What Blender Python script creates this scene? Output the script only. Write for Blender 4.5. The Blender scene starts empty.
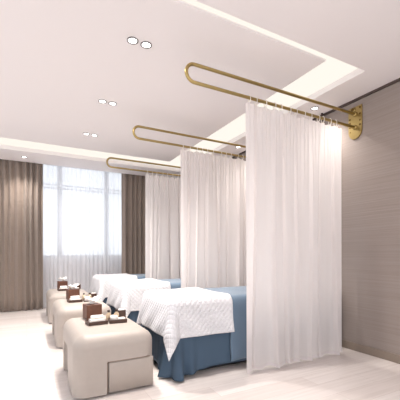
import bpy, bmesh, math, random
from mathutils import Vector, Matrix
PI = math.pi
sc = bpy.context.scene
COL = sc.collection
S = 1.471                      # spacing of the treatment bays along the room
W, H = 3.234, 2.8              # right wall x, ceiling height
YB = 7.25                      # window wall

# ------------------------------------------------------------------ materials
def lin(r, g, b):
    f = lambda v: (v/255)/12.92 if v/255 <= .04045 else ((v/255+.055)/1.055)**2.4
    return (f(r), f(g), f(b), 1)

class NT:
    def __init__(s, name):
        s.m = bpy.data.materials.new(name); s.m.use_nodes = True
        s.t = s.m.node_tree; s.p = s.t.nodes['Principled BSDF']; s.out = s.t.nodes['Material Output']
    def n(s, kind, **k):
        x = s.t.nodes.new(kind)
        for a, v in k.items():
            if a in x.inputs.keys(): x.inputs[a].default_value = v
            else: setattr(x, a, v)
        return x
    def l(s, a, b): s.t.links.new(a, b)

def mat(name, col, rough=.6, metal=0, noise=0, nscale=20, bump=0, bscale=80, spec=None, sheen=0):
    q = NT(name); p = q.p
    p.inputs['Base Color'].default_value = col
    p.inputs['Roughness'].default_value = rough; p.inputs['Metallic'].default_value = metal
    if spec is not None: p.inputs['Specular IOR Level'].default_value = spec
    if sheen: p.inputs['Sheen Weight'].default_value = sheen
    tc = q.n('ShaderNodeTexCoord')
    if noise:
        nz = q.n('ShaderNodeTexNoise', Scale=nscale, Detail=4.0); q.l(tc.outputs['Object'], nz.inputs['Vector'])
        r = q.n('ShaderNodeValToRGB')
        r.color_ramp.elements[0].color = tuple(c*(1-noise) for c in col[:3])+(1,)
        r.color_ramp.elements[1].color = tuple(min(1, c*(1+noise)) for c in col[:3])+(1,)
        r.color_ramp.elements[0].position = .3; r.color_ramp.elements[1].position = .7
        q.l(nz.outputs['Fac'], r.inputs['Fac']); q.l(r.outputs['Color'], p.inputs['Base Color'])
    if bump:
        nz = q.n('ShaderNodeTexNoise', Scale=bscale, Detail=3.0); q.l(tc.outputs['Object'], nz.inputs['Vector'])
        b = q.n('ShaderNodeBump', Strength=bump, Distance=.002)
        q.l(nz.outputs['Fac'], b.inputs['Height']); q.l(b.outputs['Normal'], p.inputs['Normal'])
    return q.m

def cloth(name, col, transl=.4, clear=0.0, weave=0):
    """woven cloth: diffuse + translucent, and with clear > 0 an open weave one sees through"""
    q = NT(name); q.t.nodes.remove(q.p)
    d = q.n('ShaderNodeBsdfDiffuse', Color=col); t = q.n('ShaderNodeBsdfTranslucent', Color=col)
    m = q.n('ShaderNodeMixShader', Fac=transl); q.l(d.outputs[0], m.inputs[1]); q.l(t.outputs[0], m.inputs[2])
    o = m
    if clear:
        tr = q.n('ShaderNodeBsdfTransparent'); m2 = q.n('ShaderNodeMixShader', Fac=clear)
        q.l(m.outputs[0], m2.inputs[1]); q.l(tr.outputs[0], m2.inputs[2]); o = m2
    q.l(o.outputs[0], q.out.inputs['Surface'])
    return q.m

def wall_fabric():
    q = NT('ribbed_wall_covering')
    tc = q.n('ShaderNodeTexCoord'); mp = q.n('ShaderNodeMapping'); mp.inputs['Scale'].default_value = (1, .5, 55)
    q.l(tc.outputs['Object'], mp.inputs['Vector'])
    nz = q.n('ShaderNodeTexNoise', Scale=1.6, Detail=3.0, Roughness=.6); q.l(mp.outputs[0], nz.inputs['Vector'])
    r = q.n('ShaderNodeValToRGB'); e = r.color_ramp.elements
    e[0].position = .32; e[1].position = .68; e[0].color = lin(146, 133, 126); e[1].color = lin(155, 143, 136)
    q.l(nz.outputs['Fac'], r.inputs['Fac']); q.l(r.outputs[0], q.p.inputs['Base Color'])
    b = q.n('ShaderNodeBump', Strength=.35, Distance=.004); q.l(nz.outputs['Fac'], b.inputs['Height'])
    q.l(b.outputs[0], q.p.inputs['Normal']); q.p.inputs['Roughness'].default_value = .75
    return q.m

def plank_floor():
    q = NT('pale_wood_planks')
    tc = q.n('ShaderNodeTexCoord')
    br = q.n('ShaderNodeTexBrick', Scale=1.0); br.offset = .37
    br.inputs['Mortar Size'].default_value = .0015; br.inputs['Brick Width'].default_value = 1.3; br.inputs['Row Height'].default_value = .19
    br.inputs['Color1'].default_value = lin(226, 216, 211); br.inputs['Color2'].default_value = lin(238, 230, 226)
    br.inputs['Mortar'].default_value = lin(205, 193, 186)
    q.l(tc.outputs['Object'], br.inputs['Vector'])
    mp = q.n('ShaderNodeMapping'); mp.inputs['Scale'].default_value = (1.2, 22, 1); q.l(tc.outputs['Object'], mp.inputs['Vector'])
    nz = q.n('ShaderNodeTexNoise', Scale=1.5, Detail=5.0, Distortion=.6); q.l(mp.outputs[0], nz.inputs['Vector'])
    r = q.n('ShaderNodeValToRGB'); e = r.color_ramp.elements
    e[0].position = .3; e[1].position = .65; e[0].color = (.89, .88, .87, 1); e[1].color = (1, 1, 1, 1)
    q.l(nz.outputs['Fac'], r.inputs['Fac'])
    mx = q.n('ShaderNodeMix', data_type='RGBA', blend_type='MULTIPLY'); mx.inputs[0].default_value = 1
    q.l(br.outputs['Color'], mx.inputs[6]); q.l(r.outputs[0], mx.inputs[7]); q.l(mx.outputs[2], q.p.inputs['Base Color'])
    q.p.inputs['Roughness'].default_value = .32; q.p.inputs['Specular IOR Level'].default_value = .5
    return q.m

def quilt():
    q = NT('white_quilted_cotton')
    q.p.inputs['Base Color'].default_value = lin(220, 219, 222); q.p.inputs['Roughness'].default_value = .85
    uv = q.n('ShaderNodeUVMap'); sp = q.n('ShaderNodeSeparateXYZ'); q.l(uv.outputs[0], sp.inputs[0])
    def mth(op, a, b=None):
        x = q.n('ShaderNodeMath', operation=op)
        for i, v in enumerate((a, b)):
            if v is None: continue
            if isinstance(v, (int, float)): x.inputs[i].default_value = v
            else: q.l(v, x.inputs[i])
        return x.outputs[0]
    k = PI/.052
    A = mth('ABSOLUTE', mth('SINE', mth('MULTIPLY', mth('ADD', sp.outputs[0], sp.outputs[1]), k)))
    B = mth('ABSOLUTE', mth('SINE', mth('MULTIPLY', mth('SUBTRACT', sp.outputs[0], sp.outputs[1]), k)))
    h = mth('POWER', mth('MULTIPLY', A, B), .45)
    b = q.n('ShaderNodeBump', Strength=.55, Distance=.012); q.l(h, b.inputs['Height']); q.l(b.outputs[0], q.p.inputs['Normal'])
    return q.m

def emit(name, col, s):
    q = NT(name); q.t.nodes.remove(q.p); e = q.n('ShaderNodeEmission', Color=col, Strength=s)
    q.l(e.outputs[0], q.out.inputs['Surface']); return q.m

def pane_glass():
    q = NT('window_glass'); q.t.nodes.remove(q.p)
    a = q.n('ShaderNodeBsdfTransparent', Color=(.93, .96, .98, 1)); g = q.n('ShaderNodeBsdfGlossy', Roughness=.03)
    m = q.n('ShaderNodeMixShader', Fac=.06); q.l(a.outputs[0], m.inputs[1]); q.l(g.outputs[0], m.inputs[2])
    q.l(m.outputs[0], q.out.inputs['Surface']); return q.m

M = dict(
    ceil=mat('ceiling_paint', lin(236, 230, 229), .9), wallp=mat('white_wall_paint', lin(232, 229, 230), .9),
    wallr=wall_fabric(), floor=plank_floor(), base=mat('taupe_baseboard', lin(138, 124, 112), .5),
    dark=mat('dark_bronze_trim', lin(74, 60, 55), .5), gold=mat('brushed_brass', lin(178, 156, 104), .3, 1, bump=.1, bscale=200),
    ring=mat('white_ring_enamel', lin(248, 242, 230), .35),
    hole=mat('dark_screw_steel', lin(110, 84, 40), .4, .8),
    privacy=cloth('blush_white_voile', lin(245, 239, 237), .42, .03), hem=cloth('voile_hem', lin(238, 231, 230), .3),
    sheer=cloth('window_sheer', lin(240, 240, 243), .5, .2), drape=mat('taupe_drape', lin(148, 133, 122), .8, noise=.06, nscale=60, sheen=.3),
    blueskirt=mat('slate_blue_valance', lin(68, 88, 108), .85, bump=.2, bscale=300), blueblanket=mat('dusty_blue_blanket', lin(95, 117, 138), .8, sheen=.4, bump=.2, bscale=300),
    mattress=mat('white_mattress_ticking', lin(225, 224, 226), .9), bedbase=mat('charcoal_bed_base', lin(45, 44, 48), .7),
    quilt=quilt(), ott=mat('beige_leather', lin(174, 164, 156), .5, bump=.12, bscale=350, noise=.02), glide=mat('black_foot', lin(38, 34, 32), .6),
    seam=mat('taupe_seam', lin(136, 120, 108), .8),
    wood=mat('reddish_brown_wood', lin(100, 62, 46), .45, noise=.15, nscale=30), tray=mat('dark_walnut', lin(74, 50, 40), .4, noise=.15, nscale=30),
    towel=mat('white_terry', lin(240, 234, 228), .95, bump=.5, bscale=500), tissue=mat('tissue_paper', lin(245, 240, 236), .9),
    amber=mat('beige_glazed_bottle', lin(200, 178, 150), .25), cap=mat('dark_cap', lin(60, 42, 34), .4), cup=mat('white_porcelain', lin(238, 232, 226), .2),
    lamp=emit('lamp_diffuser', (1, .97, .93, 1), 6), led=emit('warm_cove_membrane', (1, .92, .83, 1), .66), trimring=mat('grey_metal_ring', lin(120, 116, 116), .4, .5),
    frame=mat('grey_window_frame', lin(150, 150, 156), .5), glass=pane_glass())

# ------------------------------------------------------------------ helpers
def link(name, me, m=None, parent=None, smooth=False):
    o = bpy.data.objects.new(name, me); COL.objects.link(o)
    if m is not None: me.materials.append(m)
    if parent is not None: o.parent = parent
    if smooth:
        for p in me.polygons: p.use_smooth = True
    return o
def bmobj(name, bm, m, parent=None, smooth=False, recalc=True):
    if recalc: bmesh.ops.recalc_face_normals(bm, faces=bm.faces)
    me = bpy.data.meshes.new(name); bm.to_mesh(me); bm.free()
    return link(name, me, m, parent, smooth)
def empty(name, label, cat, loc=(0, 0, 0), group=None, rz=0):
    o = bpy.data.objects.new(name, None); COL.objects.link(o); o.location = loc; o.rotation_euler = (0, 0, rz)
    o.empty_display_size = .05
    return tag(o, label, cat, group)
def tag(o, label, cat, group=None):
    o['label'] = label; o['category'] = cat
    if group: o['group'] = group
    return o
def struct(o): o['kind'] = 'structure'; return o
def dup(root, off, label):
    r = root.copy(); COL.objects.link(r); r.location = Vector(root.location)+Vector(off); r['label'] = label
    for ch in root.children:
        c = ch.copy(); COL.objects.link(c); c.parent = r
        for g in ch.children:
            d = g.copy(); COL.objects.link(d); d.parent = c
    return r
def box(bm, x0, x1, y0, y1, z0, z1, bev=0, seg=3):
    r = bmesh.ops.create_cube(bm, size=1)
    vs = r['verts']
    for v in vs: v.co = Vector(((x0+x1)/2+v.co.x*(x1-x0), (y0+y1)/2+v.co.y*(y1-y0), (z0+z1)/2+v.co.z*(z1-z0)))
    if bev:
        es = list({e for v in vs for e in v.link_edges})
        bmesh.ops.bevel(bm, geom=es, offset=bev, segments=seg, profile=.5, affect='EDGES')
    return bm
def B(*a, **k): return box(bmesh.new(), *a, **k)
def lathe(prof, n=24, c=(0, 0, 0)):
    bm = bmesh.new(); rings = []
    for r, z in prof:
        rings.append([bm.verts.new((c[0]+max(r, 1e-5)*math.cos(2*PI*i/n), c[1]+max(r, 1e-5)*math.sin(2*PI*i/n), c[2]+z)) for i in range(n)])
    for a, b in zip(rings, rings[1:]):
        for i in range(n): bm.faces.new((a[i], a[(i+1) % n], b[(i+1) % n], b[i]))
    bmesh.ops.remove_doubles(bm, verts=bm.verts, dist=2e-5)
    return bm
def tube(bm, pts, r, n=12, closed=False):
    pts = [Vector(p) for p in pts]; N = len(pts); rings = []; prev = None
    for i, p in enumerate(pts):
        if closed: t = pts[(i+1) % N]-pts[i-1]
        else: t = pts[min(i+1, N-1)]-pts[max(i-1, 0)]
        t.normalize()
        if prev is None:
            u = t.orthogonal().normalized()
        else:
            u = (prev-t*prev.dot(t)).normalized()
        prev = u; w = t.cross(u)
        rings.append([bm.verts.new(p+r*(math.cos(2*PI*k/n)*u+math.sin(2*PI*k/n)*w)) for k in range(n)])
    for i in range(N if closed else N-1):
        a, b = rings[i], rings[(i+1) % N]
        for k in range(n): bm.faces.new((a[k], a[(k+1) % n], b[(k+1) % n], b[k]))
    if not closed:
        bm.faces.new(rings[0][::-1]); bm.faces.new(rings[-1])
    return bm
def grid(f, na, nb, uvf=None):
    bm = bmesh.new(); V = [[bm.verts.new(f(i/na, j/nb)) for j in range(nb+1)] for i in range(na+1)]
    lay = bm.loops.layers.uv.new('UVMap') if uvf else None
    for i in range(na):
        for j in range(nb):
            fc = bm.faces.new((V[i][j], V[i+1][j], V[i+1][j+1], V[i][j+1])); fc.smooth = True
            if lay:
                for lp, (a, b) in zip(fc.loops, ((i, j), (i+1, j), (i+1, j+1), (i, j+1))): lp[lay].uv = uvf(a/na, b/nb)
    return bm
def solid(o, t, off=0):
    m = o.modifiers.new('thickness', 'SOLIDIFY'); m.thickness = t; m.offset = off; return o
def apply_bool(o, cutters):
    for c in cutters:
        m = o.modifiers.new('cut', 'BOOLEAN'); m.operation = 'DIFFERENCE'; m.object = c; m.solver = 'EXACT'
    dg = bpy.context.evaluated_depsgraph_get(); me = bpy.data.meshes.new_from_object(o.evaluated_get(dg))
    o.modifiers.clear(); o.data = me
    for c in cutters:
        bpy.data.objects.remove(c)
    return o

# ------------------------------------------------------------------ room shell
XL, Y0 = -2.6, -1.2
struct(bmobj('floor', B(XL-.1, W+.1, Y0, YB+.15, -.1, 0), M['floor']))
struct(bmobj('wall_right', B(W, W+.1, Y0, YB+.15, 0, 3.1), M['wallr']))
bm = bmesh.new()                                       # left wall, opened for an added unseen window that lets daylight in
box(bm, XL-.1, XL, Y0, .2, 0, 3.1); box(bm, XL-.1, XL, 6.4, YB+.15, 0, 3.1); box(bm, XL-.1, XL, .2, 6.4, 0, .5); box(bm, XL-.1, XL, .2, 6.4, 2.7, 3.1)
struct(bmobj('wall_left', bm, M['wallp']))
bm = bmesh.new()
for k in range(6): box(bm, XL-.07, XL-.03, .2+1.232*k, .24+1.232*k, .5, 2.7)
box(bm, XL-.07, XL-.03, .24, 6.4, .5, .54); box(bm, XL-.07, XL-.03, .24, 6.4, 2.66, 2.7)
w2 = struct(bmobj('window_2', bm, M['frame']))  # added window frame, out of view, brightens the room from the left
for k in range(5): bmobj('glass_pane', B(XL-.053, XL-.047, .241+1.232*k, 1.431+1.232*k, .541, 2.659), M['glass'], w2)
# window wall with its opening
WX0, WX1, WZ0, WZ1 = -1.9, 2.6, 1.0, 2.95
bm = bmesh.new()
box(bm, XL, WX0, YB, YB+.15, 0, 3.1); box(bm, WX1, W, YB, YB+.15, 0, 3.1)
box(bm, WX0, WX1, YB, YB+.15, 0, WZ0); box(bm, WX0, WX1, YB, YB+.15, WZ1, 3.1)
struct(bmobj('wall_back', bm, M['wallp']))
win = struct(bpy.data.objects.new('window_1', None)); COL.objects.link(win); win.location = (0, YB+.06, 0)
bm = bmesh.new()
for x in (WX0, WX1-.05): box(bm, x, x+.05, -.03, .03, WZ0, WZ1)
for z in (WZ0, WZ1-.05): box(bm, WX0, WX1, -.03, .03, z, z+.05)
bmobj('window_frame', bm, M['frame'], win)
bars = [-.35, .56, 1.51]
for x in bars:
    bm = bmesh.new(); box(bm, x, x+.03, -.03, .03, WZ0+.05, WZ1-.05); box(bm, x+.06, x+.09, -.03, .03, WZ0+.05, WZ1-.05); box(bm, x+.03, x+.06, -.01, .01, WZ0+.05, WZ1-.05)
    bmobj('mullion', bm, M['frame'], win)
xs = [WX0+.05]+[q for x in bars for q in (x, x+.09)]+[WX1-.05]
for i in range(0, len(xs), 2):
    bm = bmesh.new(); box(bm, xs[i], xs[i+1], -.025, .025, 2.42, 2.445); box(bm, xs[i], xs[i+1], -.025, .025, 2.49, 2.51)
    bmobj('transom', bm, M['frame'], win)
    bmobj('glass_pane', B(xs[i], xs[i+1], -.004, .004, WZ0+.05, WZ1-.05), M['glass'], win)
bmobj('window_sill', B(WX0, WX1, -.1, .05, WZ0-.03, WZ0+.002), M['wallp'], win)
# ceiling: outer border, raised cove, floating centre panel
RX, RY0, RY1, RZ = 2.81, 1.955, 6.19, 2.866
PX, PY0, PY1 = 2.35, 2.02, 5.60
bm = bmesh.new()
box(bm, XL, W, Y0, RY0, H, 3.1); box(bm, RX, W, RY0, 6.9, H, 3.1); box(bm, XL, RX, RY1, 6.9, H, 3.1)
box(bm, XL, RX, RY0, RY1, RZ, 3.1)
box(bm, XL, W, 6.9, YB, 3.0, 3.1)
ce = struct(bmobj('ceiling', bm, M['ceil']))
bm = B(XL, PX, PY0, PY1, H, H+.016); box(bm, XL, PX-.16, PY0+.2, PY1-.16, H+.016, RZ)
bmobj('ceiling_panel', bm, M['ceil'], ce)
bm = B(PX-.159, RX-.001, RY0+.001, RY1-.001, RZ-.004, RZ-.001); box(bm, XL, PX-.159, PY1-.159, RY1-.001, RZ-.004, RZ-.001); box(bm, XL, PX-.159, RY0+.001, PY0+.199, RZ-.004, RZ-.001)
bmobj('luminous_cove', bm, M['led'], ce)  # glowing sheet in place of hidden strips that light the recess
struct(bmobj('trim_1', B(W-.022, W, Y0, YB, H-.022, H), M['dark']))
struct(bmobj('baseboard_right', B(W-.015, W, Y0, YB, 0, .085, bev=.004, seg=2), M['base']))
struct(bmobj('baseboard_back', B(XL, W-.015, YB-.015, YB, 0, .085, bev=.004, seg=2), M['wallp']))
tag(bmobj('ceiling_hook', B(W-.06, W-.04, 2.78, 2.80, 2.70, H, bev=.004), M['dark']), 'short dark metal tab hanging from ceiling trim behind the nearest brass rail', 'hook')  # small dark upright block just under the ceiling

# ------------------------------------------------------------------ downlights
def downlight(x, y, label, watt=32):
    r = .046
    t = empty('downlight', label, 'downlight', (x, y, H), 'recessed ceiling downlights')
    if downlight.first is None:
        bmobj('trim_ring', lathe([(r, 0), (r, -.006), (r-.007, -.009), (r-.012, -.006), (r-.012, 0)]), M['trimring'], t, True)
        bmobj('lens', lathe([(0, -.003), (r-.013, -.003), (r-.013, -.0005), (0, -.0005)]), M['lamp'], t)
        downlight.first = t
    else:
        for ch in downlight.first.children:
            c = ch.copy(); COL.objects.link(c); c.parent = t
    ld = bpy.data.lights.new('downlight_spot', 'SPOT'); ld.energy = watt; ld.color = (1, .94, .88); ld.spot_size = R(125); ld.spot_blend = .8; ld.shadow_soft_size = .04
    lo = bpy.data.objects.new('bulb', ld); COL.objects.link(lo); lo.parent = t; lo.location = (0, 0, -.02)
R = math.radians
downlight.first = None
for y, nm in ((2.558, 'nearest'), (3.74, 'middle'), (4.864, 'farthest')):
    downlight(.752, y, 'round recessed downlight, left one of the %s pair in the white ceiling' % nm)
    downlight(.866, y, 'round recessed downlight, right one of the %s pair in the white ceiling' % nm)
downlight(3.0, 2.735, 'single round downlight above the nearest privacy curtain, by the right wall', 5)
downlight(3.0, 4.31, 'single round downlight above the middle privacy curtain, by the right wall', 14)
downlight(-.04, 6.55, 'single round downlight in front of the left taupe window drape', 10)

# ------------------------------------------------------------------ brass rails
ZR, G, XR = 2.56, .074, 1.14
rail = empty('curtain_rail', 'nearest and largest looped brass curtain rail on the right wall', 'curtain rail', (W, 2.367, ZR), 'brass curtain rails')
x0 = XR-W+G; pts = [(-.004, 0, G), (-.3, 0, G)]+[(x0*(1-k)-.6*k, 0, G) for k in (1, .5)]
pts += [(x0+G*math.cos(PI/2+PI*k/16), 0, G*math.sin(PI/2+PI*k/16)) for k in range(17)]
pts += [(x0*.5-.3, 0, -G), (-.6, 0, -G), (-.3, 0, -G), (-.004, 0, -G)]
bmobj('rod', tube(bmesh.new(), pts, .0145, 14), M['gold'], rail, True)
bm = bmesh.new()                                       # wall plate: straight top, rounded lower end
out = [(.084, .155), (-.084, .155), (-.084, -.05)]+[(.084*math.cos(PI+PI*k/20), -.105+.1*math.sin(PI+PI*k/20)) for k in range(21)]
fv = [bm.verts.new((0, a, b)) for a, b in out]; f = bm.faces.new(fv)
e = bmesh.ops.extrude_face_region(bm, geom=[f])
for v in [g for g in e['geom'] if isinstance(g, bmesh.types.BMVert)]: v.co.x -= .014
bmesh.ops.bevel(bm, geom=[e_ for e_ in bm.edges if len(e_.link_faces) == 2 and e_.calc_face_angle(0) > 1], offset=.003, segments=2, affect='EDGES')
bmobj('wall_plate', bm, M['gold'], rail)
def plug(y, z, r, h, m, nm, x=-.013):
    bm = lathe([(0, 0), (r, 0), (r, h*.7), (r*.7, h), (0, h)], 16); bm.transform(Matrix.Translation((x, y, z)) @ Matrix.Rotation(-PI/2, 4, 'Y'))
    return bmobj(nm, bm, m, rail, True)
for z in (G, -G): plug(0, z, .026, .018, M['gold'], 'collar')
plug(.02, .125, .026, .012, M['gold'], 'badge'); 
for ch in list(rail.children):
    if ch.name.startswith('badge'):
        bm = lathe([(0, 0), (.017, 0), (.017, .006), (0, .006)], 16); bm.transform(Matrix.Translation((-.0245, .02, .125)) @ Matrix.Rotation(-PI/2, 4, 'Y')); bmobj('badge_centre', bm, M['hole'], ch)
for y in (.062, -.062):
    for z in (.13 if y < 0 else .03, -.01, -.06): plug(y, z, .011, .004, M['hole'], 'screw')
plug(-.062, .06, .011, .004, M['hole'], 'screw'); plug(.058, -.115, .008, .004, M['hole'], 'screw')
dup(rail, (0, S, 0), 'middle looped brass curtain rail on the right wall, carrying the middle privacy curtain')
dup(rail, (0, 2*S, 0), 'farthest and smallest looped brass curtain rail, nearest to the window')

# ------------------------------------------------------------------ privacy curtains
def privacy(xa, xb, y, label, seed):
    rnd = random.Random(seed)
    t = empty('privacy_curtain', label, 'curtain', (xa, y, 0), 'white privacy curtains between the beds')
    w = xb-xa; ztop, zbot = ZR-G-.047, .012
    folds = []; u = .10
    while u < w-.02:
        folds.append((u, rnd.uniform(.009, .018), rnd.uniform(.03, .055)*rnd.choice((1, 1, -1)))); u += rnd.uniform(.12, .26)
    ph = rnd.uniform(0, 6)
    nr = 13; rp = [w*(i+.35)/nr+rnd.uniform(-.02, .02) for i in range(nr)]
    def f(a, b):
        x = a*w; k = b                                  # b: 0 top, 1 bottom
        d = .018*math.sin(2*PI*x/.43+ph)*(.3+.7*k)+.005*math.sin(2*PI*x/.171+2*ph+1.2*k)
        for c, s, dep in folds:
            d += dep*(.35+.65*min(1, k*1.6))*math.exp(-((x-c-.02*math.sin(3*k+c*9))/s)**2)
        d += .010*math.sin(2*PI*x/(w/26))*math.exp(-k*9)
        z = ztop+(zbot-ztop)*b
        if k < .02:
            z -= .010*(1-min(1, min(abs(x-r) for r in rp)/.03*-1+1))
        z += .010*k**30*math.sin(2*PI*x/.19+ph)
        if k > .98: d *= 1.15
        return (x, d, z+.008)
    p = bmobj('fabric_panel', grid(f, 300, 50), M['privacy'], t, recalc=False)
    hem = bmobj('hem', grid(lambda a, b: tuple(Vector(f(a, .985+.015*b))+Vector((0, -.004, 0))), 300, 2), M['hem'], t, recalc=False)
    for r in rp:
        pts = [(r+.004*math.sin(q), .022*math.sin(q), ZR-G-.013+.034*math.cos(q)) for q in [2*PI*i/20 for i in range(20)]]
        bmobj('curtain_ring', tube(bmesh.new(), pts, .0034, 6, True), M['ring'], t, True)
    return t
privacy(1.725, 2.985, 2.367, 'nearest floor-length white privacy curtain, hanging in front of the near bed', 3)
privacy(1.765, 3.0, 2.367+S, 'middle white privacy curtain, hanging between the near and the middle bed', 8)
privacy(1.785, 3.0, 2.367+2*S, 'farthest white privacy curtain, hanging between the middle and the far bed', 15)

# ------------------------------------------------------------------ window dressing
def pleated(name, label, cat, xa, xb, y, z0, z1, wl, amp, m, seed, n, group=None):
    rnd = random.Random(seed); w = xb-xa; a1, a2, a3 = [rnd.uniform(0, 6) for _ in range(3)]
    def f(a, b):
        x = a*w; ph = 2*PI*x/wl+.6*math.sin(2*PI*x/(wl*4.3)+a1)+.4*math.sin(2*PI*x/(wl*2.7)+a2)
        s = math.sin(ph); d = amp*(.75+.25*math.sin(x*7+a3))*(math.copysign(abs(s)**.75, s))*(.8+.2*b)
        return (x+.25*amp*math.sin(2*ph)*b, d+.01*math.sin(x*5+b*2), z1+(z0-z1)*b)
    o = bmobj(name, grid(f, n, 14), m, recalc=False); o.location = (xa, y, 0)
    return tag(o, label, cat, group)
pleated('sheer_curtain', 'wide translucent white sheer curtain across the whole window', 'curtain', -1.9, 2.55, 7.08, .012, 2.97, .085, .014, M['sheer'], 5, 700)
solid(pleated('drape', 'left taupe brown pleated drape at the edge of the window', 'curtain', -.9, .275, 6.98, .012, 2.97, .112, .062, M['drape'], 2, 420, 'taupe window drapes'), .003)
solid(pleated('drape', 'right taupe brown pleated drape, half behind the farthest privacy curtain', 'curtain', 1.815, 2.55, 6.98, .012, 2.97, .112, .062, M['drape'], 4, 280, 'taupe window drapes'), .003)

# ------------------------------------------------------------------ beds
BX0, BX1, BW, BT = 1.10, 3.17, .74, .665               # foot, head, width, mattress top
def drape(x0, x1, y0, y1, z0, ax0, ax1, by0, by1, R_, slope, na, nb, corner=0, wav=0, seed=1):
    rnd = random.Random(seed); p1, p2 = rnd.uniform(0, 6), rnd.uniform(0, 6)
    def f(a, b):
        A = ax0+(ax1-ax0)*a; Bq = by0+(by1-by0)*b
        cx = min(max(A, x0+R_), x1); cy = min(max(Bq, y0+R_), y1-R_)
        dx, dy = A-cx, Bq-cy; r = math.hypot(dx, dy)
        z = z0+.004*math.sin(A*9+p1)*math.sin(Bq*8+p2)
        if r < 1e-6: return (A, Bq, z)
        q = r/R_
        if q < PI/2: h, dr = R_*math.sin(q), R_*(1-math.cos(q))
        else: dr = R_+(r-R_*PI/2); h = R_+slope*(r-R_*PI/2)
        fall = max(0, dr-R_)
        if dx < 0 and abs(dy) > 0:
            s2 = abs(2*dx*dy)/(r*r); h += corner*fall*s2*s2; cx += .09*fall*s2*s2
        h += wav*min(1, fall/.15)*math.sin(2*PI*(A+Bq)/.31+p1)*(1 if True else 0)
        return (cx+dx/r*h, cy+dy/r*h, z-dr)
    return grid(f, na, nb, lambda a, b: (ax0+(ax1-ax0)*a, by0+(by1-by0)*b))

bed = empty('treatment_bed', 'nearest treatment bed with slate blue valance, behind the nearest privacy curtain', 'bed', (BX0, 2.56, 0), 'treatment beds along the right wall')
L = BX1-BX0
bmobj('bed_base', B(.1, L-.03, .08, BW-.08, .0, .36, bev=.01), M['bedbase'], bed)
bmobj('mattress', B(.0, L, .0, BW, .36, BT, bev=.035, seg=4), M['mattress'], bed, True)
def skirt():
    rnd = random.Random(11)
    # loop: head end -> near side -> foot -> far side -> head end
    c = .05; o = .012
    path = []
    def seg(p, q, n): 
        for i in range(n): path.append((p[0]+(q[0]-p[0])*i/n, p[1]+(q[1]-p[1])*i/n))
    def arc(cx, cy, a0, a1, n):
        for i in range(n): 
            a = a0+(a1-a0)*i/n; path.append((cx+(c+o)*math.cos(a), cy+(c+o)*math.sin(a)))
    seg((L, -o), (c, -o), 220); arc(c, c, -PI/2, -PI, 24); seg((-o, c), (-o, BW-c), 90); arc(c, BW-c, PI, PI/2, 24); seg((c, BW+o), (L, BW+o), 150); path.append((L, BW+o))
    P = [Vector((x, y, 0)) for x, y in path]; N = len(P); s = [0]
    for a, b in zip(P, P[1:]): s.append(s[-1]+(b-a).length)
    sc1 = s[220+12]; sc2 = s[220+24+90+12]
    bm = bmesh.new(); rows = 22; V = []
    for i in range(N):
        t = (P[min(i+1, N-1)]-P[max(i-1, 0)]).normalized(); nrm = Vector((t.y, -t.x, 0)); 
        if (P[i]+nrm*.01-Vector((L/2, BW/2, 0))).length < (P[i]-Vector((L/2, BW/2, 0))).length: nrm = -nrm
        dc = min(abs(s[i]-sc1), abs(s[i]-sc2)); near = math.exp(-(dc/.19)**2)
        col = []
        for j in range(rows+1):
            k = j/rows; zt, zb = .56, .06-.047*near
            off = k*.004+.007*k*math.sin(2*PI*s[i]/.43)+near*(k**2)*(.055+.05*math.sin(2*PI*s[i]/.125+.6))
            col.append(bm.verts.new(P[i]+nrm*max(off, 0.001)+Vector((0, 0, zt+(zb-zt)*k))))
        V.append(col)
    for a, b in zip(V, V[1:]):
        for j in range(rows): bm.faces.new((a[j], b[j], b[j+1], a[j+1])).smooth = True
    return bm
solid(bmobj('valance', skirt(), M['blueskirt'], bed, recalc=False), .003)
bedlabels = ['middle treatment bed with slate blue valance, behind the middle privacy curtain', 'farthest treatment bed with slate blue valance, nearest the window']
# blanket and quilted cover lie on the bed
blk = bmobj('blanket', drape(-.02, L-.01, -.02, BW+.02, BT+.012, .575, L-.02, -.02-.57, BW+.02+.57, .062, .03, 70, 90, 0, .006, 4), M['blueblanket'], None, recalc=False)
blk.location = (BX0, 2.56, 0); solid(blk, .006, 1)
tag(blk, 'dusty blue blanket over the head half of the nearest bed', 'blanket', 'blue bed blankets')
cov = bmobj('quilted_cover', drape(-.028, L, -.028, BW+.028, BT+.026, -.028-.30, .595, -.028-.30, BW+.028+.30, .075, .10, 100, 110, .26, .006, 9), M['quilt'], None, recalc=False)
cov.location = (BX0, 2.56, 0); solid(cov, .008, 1)
tag(cov, 'white diamond-quilted cover hanging over the foot of the nearest bed', 'bed cover', 'white quilted bed covers')
for i, nm in ((1, 'middle'), (2, 'farthest')):
    dup(bed, (0, S*i, 0), bedlabels[i-1])
    dup(blk, (0, S*i, 0), 'dusty blue blanket over the head half of the %s bed' % nm)
    dup(cov, (0, S*i, 0), 'white diamond-quilted cover hanging over the foot of the %s bed' % nm)

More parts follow.
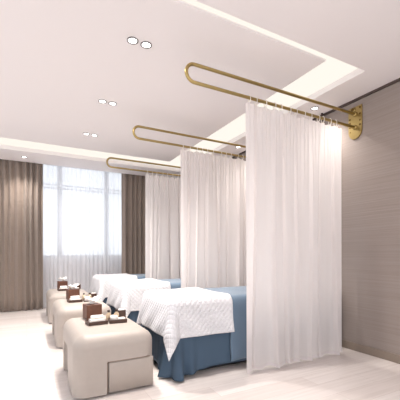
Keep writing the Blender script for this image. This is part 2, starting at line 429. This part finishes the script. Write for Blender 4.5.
# ------------------------------------------------------------------ ottomans
OX, OY, OW, OD, OH = .30, 2.49, .62, .90, .465
ot = empty('ottoman', 'nearest rounded beige leather ottoman at the foot of the nearest bed', 'ottoman', (OX, OY, 0), 'beige leather ottomans')
def round_block(x0, x1, y0, y1, z0, z1, rt, rv, segs=8):
    bm = B(x0, x1, y0, y1, z0, z1)
    bm.edges.ensure_lookup_table()
    vert = [e for e in bm.edges if abs(e.verts[0].co.z-e.verts[1].co.z) > .01]
    bmesh.ops.bevel(bm, geom=vert, offset=rv, segments=segs, profile=.5, affect='EDGES')
    top = [e for e in bm.edges if all(abs(v.co.z-z1) < 1e-4 for v in e.verts)]
    bmesh.ops.bevel(bm, geom=top, offset=rt, segments=segs, profile=.5, affect='EDGES')
    return bm
body = bmobj('body', round_block(0, OW, 0, OD, .018, OH, .095, .096), M['ott'], None)
c1 = bmobj('cut', B(-.2, .035, .40, .70, -.1, .30, bev=.03, seg=4), None)
c2 = bmobj('cut', B(.235, .9, -.2, .03, -.1, .262), None)
apply_bool(body, [c1, c2]); body.parent = ot
for p in body.data.polygons: p.use_smooth = True
m = body.modifiers.new('weighted', 'WEIGHTED_NORMAL'); m.keep_sharp = True
bm = bmesh.new()
body.data.set_sharp_from_angle(angle=R(40))
bmobj('panel', round_block(.248, OW-.012, .008, .2, .022, .252, .012, .012, 3), M['ott'], ot, True)['label'] = 'low inset panel framed by a dark seam'
bmobj('seam', tube(bmesh.new(), [(.236, .004, .03), (.236, .004, .235), (.242, .004, .252), (.256, .004, .259), (OW-.045, .004, .259)], .0045, 8), M['seam'], ot, True)
for x, y in ((.09, .09), (OW-.09, .09), (.09, OD-.09), (OW-.09, OD-.09)):
    bmobj('foot', lathe([(0, 0), (.022, 0), (.022, .03), (0, .03)], 16, (x, y, 0)), M['glide'], ot)
for i, nm in ((1, 'middle'), (2, 'farthest')):
    dup(ot, (0, S*i, 0), 'rounded beige leather ottoman at the foot of the %s bed' % nm)

# ------------------------------------------------------------------ things on the ottomans
def on(name, what, cat, x, y, group, rz=0):
    return empty(name, what % 'nearest', cat, (x, y, OH+.0015), group, rz), what
items = []
def add_item(name, what, cat, x, y, group, build, rz=0, z=0):
    t = empty(name, what % 'nearest', cat, (x, y, OH+.0015+z), group, rz); build(t); items.append((t, what))
def tissue_box(t):
    bm = B(-.072, .072, -.066, .066, 0, .135, bev=.004, seg=2)
    bmobj('box_body', bm, M['wood'], t)
    bmobj('slot_rim', B(-.05, .05, -.02, .02, .1345, .138, bev=.001, seg=1), M['tray'], t)
    rnd = random.Random(4)
    def f(a, b):
        th = 2*PI*a; r = (.012+.040*b)*(1+.25*math.sin(3*th+1)+.15*math.sin(5*th))
        return (1.25*r*math.cos(th), .8*r*math.sin(th), .137+.062*math.sin(b*2.2)*(.8+.3*math.sin(2*th+.5)))
    bmobj('tissue', grid(f, 48, 10), M['tissue'], t, recalc=False)
add_item('tissue_box', 'reddish brown wooden tissue box on the %s ottoman', 'tissue box', .552, 3.215, 'tissue boxes', tissue_box, R(8))
def tray(w, d):
    def b(t):
        bm = B(-w/2, w/2, -d/2, d/2, 0, .012, bev=.003, seg=2)
        bmobj('tray_base', bm, M['tray'], t)
        bm = bmesh.new(); e = .010
        box(bm, -w/2, w/2, -d/2, -d/2+e, .012, .03); box(bm, -w/2, w/2, d/2-e, d/2, .012, .03); box(bm, -w/2, -w/2+e, -d/2+e, d/2-e, .012, .03); box(bm, w/2-e, w/2, -d/2+e, d/2-e, .012, .03)
        bmobj('tray_rim', bm, M['tray'], t)
    return b
TW, TD = .165, .125
TX, TY, UX, UY = .540, 2.935, .722, 2.93
add_item('serving_tray', 'dark walnut tray on the left of the %s ottoman, in front of the tissue box', 'tray', TX, TY, 'walnut trays', tray(TW, TD), R(6))
add_item('serving_tray', 'dark walnut tray on the right of the %s ottoman, towards the bed', 'tray', UX, UY, 'walnut trays', tray(TW-.015, TD), R(-4))
def towel(w, d):
    def b(t):
        # a towel folded in three layers, rounded at the fold
        def layer(bm, z0, h, g):
            n = 10; prof = [(-w/2+g, z0), (w/2-g-h/2, z0)]+[(w/2-g-h/2+h/2*math.sin(PI*k/n), z0+h/2-h/2*math.cos(PI*k/n)) for k in range(1, n)]+[(w/2-g-h/2, z0+h), (-w/2+g, z0+h)]
            v0 = [bm.verts.new((x, -d/2, z)) for x, z in prof]; v1 = [bm.verts.new((x, d/2, z)) for x, z in prof]; k = len(prof)
            bm.faces.new(v0); bm.faces.new(v1[::-1])
            for i in range(k): bm.faces.new((v0[i], v0[(i+1) % k], v1[(i+1) % k], v1[i]))
        bm = bmesh.new(); layer(bm, 0, .016, 0); layer(bm, .0162, .014, .003)
        bmobj('folded_cloth', bm, M['towel'], t)
        bm = bmesh.new(); def_r = .017
        tube(bm, [(-w*.42, .008, .047), (-w*.2, .008, .0475), (w*.2, .008, .047), (w*.42, .008, .0475)], def_r, 16)
        bmobj('rolled_cloth', bm, M['towel'], t, False)
    return b
add_item('towel', 'white folded and rolled hand towels on the left tray of the %s ottoman', 'towel', TX+.004, TY-.008, 'white hand towels', towel(.125, .085), R(6), .0125)
def bottle(t):
    bmobj('bottle_body', lathe([(0, 0), (.021, 0), (.024, .006), (.024, .05), (.018, .062), (.010, .068), (.010, .074), (0, .074)], 20), M['amber'], t, True)
    bmobj('cap', lathe([(0, .0742), (.012, .0742), (.012, .09), (.010, .093), (0, .093)], 16), M['cap'], t)
add_item('bottle', 'small beige bottle with a dark cap beside the tissue box on the %s ottoman', 'bottle', .668, 3.045, 'beige bottles', bottle)
add_item('bottle', 'small beige bottle with a dark cap behind the right tray of the %s ottoman', 'bottle', .742, 3.05, 'beige bottles', bottle)
def cup(t):
    bmobj('cup_wall', lathe([(0, 0), (.022, 0), (.030, .012), (.033, .045), (.030, .045), (.027, .014), (0, .006)], 24), M['cup'], t, True)
    pts = [(.031+.016*math.sin(q), 0, .026+.013*math.cos(q)) for q in [PI*i/10 for i in range(11)]]
    bmobj('handle', tube(bmesh.new(), pts, .0035, 8), M['cup'], t, True)
add_item('cup', 'small white porcelain cup on the right tray of the %s ottoman', 'cup', UX-.032, UY+.002, 'porcelain cups', cup, R(-50), .0125)
def folded(t):
    bm = B(-.034, .034, -.03, .03, 0, .012, bev=.005, seg=3); box(bm, -.033, .033, -.029, .029, .0122, .025, bev=.005, seg=3)
    bmobj('folded_cloth', bm, M['towel'], t)
add_item('face_cloth', 'small folded white face cloth on the right tray of the %s ottoman', 'towel', UX+.032, UY-.01, 'face cloths', folded, R(-4), .0125)
def holder(t):
    bm = B(-.035, .035, -.028, .028, 0, .008)
    for a in ((-.035, .035, -.028, -.022), (-.035, .035, .022, .028), (-.035, -.029, -.022, .022), (.029, .035, -.022, .022)): box(bm, *a, .008, .075)
    bmobj('holder_body', bm, M['tray'], t)
    bmobj('napkin_stack', B(-.026, .026, -.019, .019, .009, .085, bev=.004), M['tissue'], t)
add_item('napkin_holder', 'dark square napkin holder at the bed side of the %s ottoman', 'holder', .80, 3.10, 'napkin holders', holder, R(5))
base_items = list(items)
for i, nm in ((1, 'middle'), (2, 'farthest')):
    for t, what in base_items:
        dup(t, (0, S*i, 0), what % nm)

# ------------------------------------------------------------------ world, daylight, camera
wd = bpy.data.worlds.new('daylight'); sc.world = wd; wd.use_nodes = True; nt = wd.node_tree
bg = nt.nodes['Background']; tc = nt.nodes.new('ShaderNodeTexCoord'); sp = nt.nodes.new('ShaderNodeSeparateXYZ'); nt.links.new(tc.outputs['Generated'], sp.inputs[0])
mr = nt.nodes.new('ShaderNodeMapRange'); mr.inputs['From Min'].default_value = -1; mr.inputs['From Max'].default_value = 1
mr.inputs['To Min'].default_value = 1.15; mr.inputs['To Max'].default_value = 1.4
nt.links.new(sp.outputs[1], mr.inputs['Value']); nt.links.new(mr.outputs[0], bg.inputs['Strength'])
bg.inputs['Color'].default_value = (.97, .97, 1, 1)

cd = bpy.data.cameras.new('camera'); cam = bpy.data.objects.new('camera', cd); COL.objects.link(cam)
cam.location = (0, 0, 1.08); cam.rotation_euler = (PI/2, 0, -.491)
cd.sensor_width = 36; cd.lens = 36*324/400; cd.shift_y = 53.8/400; cd.clip_start = .05
sc.camera = cam
vs = sc.view_settings; vs.view_transform = 'Standard'; vs.look = 'None'; vs.gamma = 1; vs.use_curve_mapping = False; vs.exposure = .68
sc.display_settings.display_device = 'sRGB'
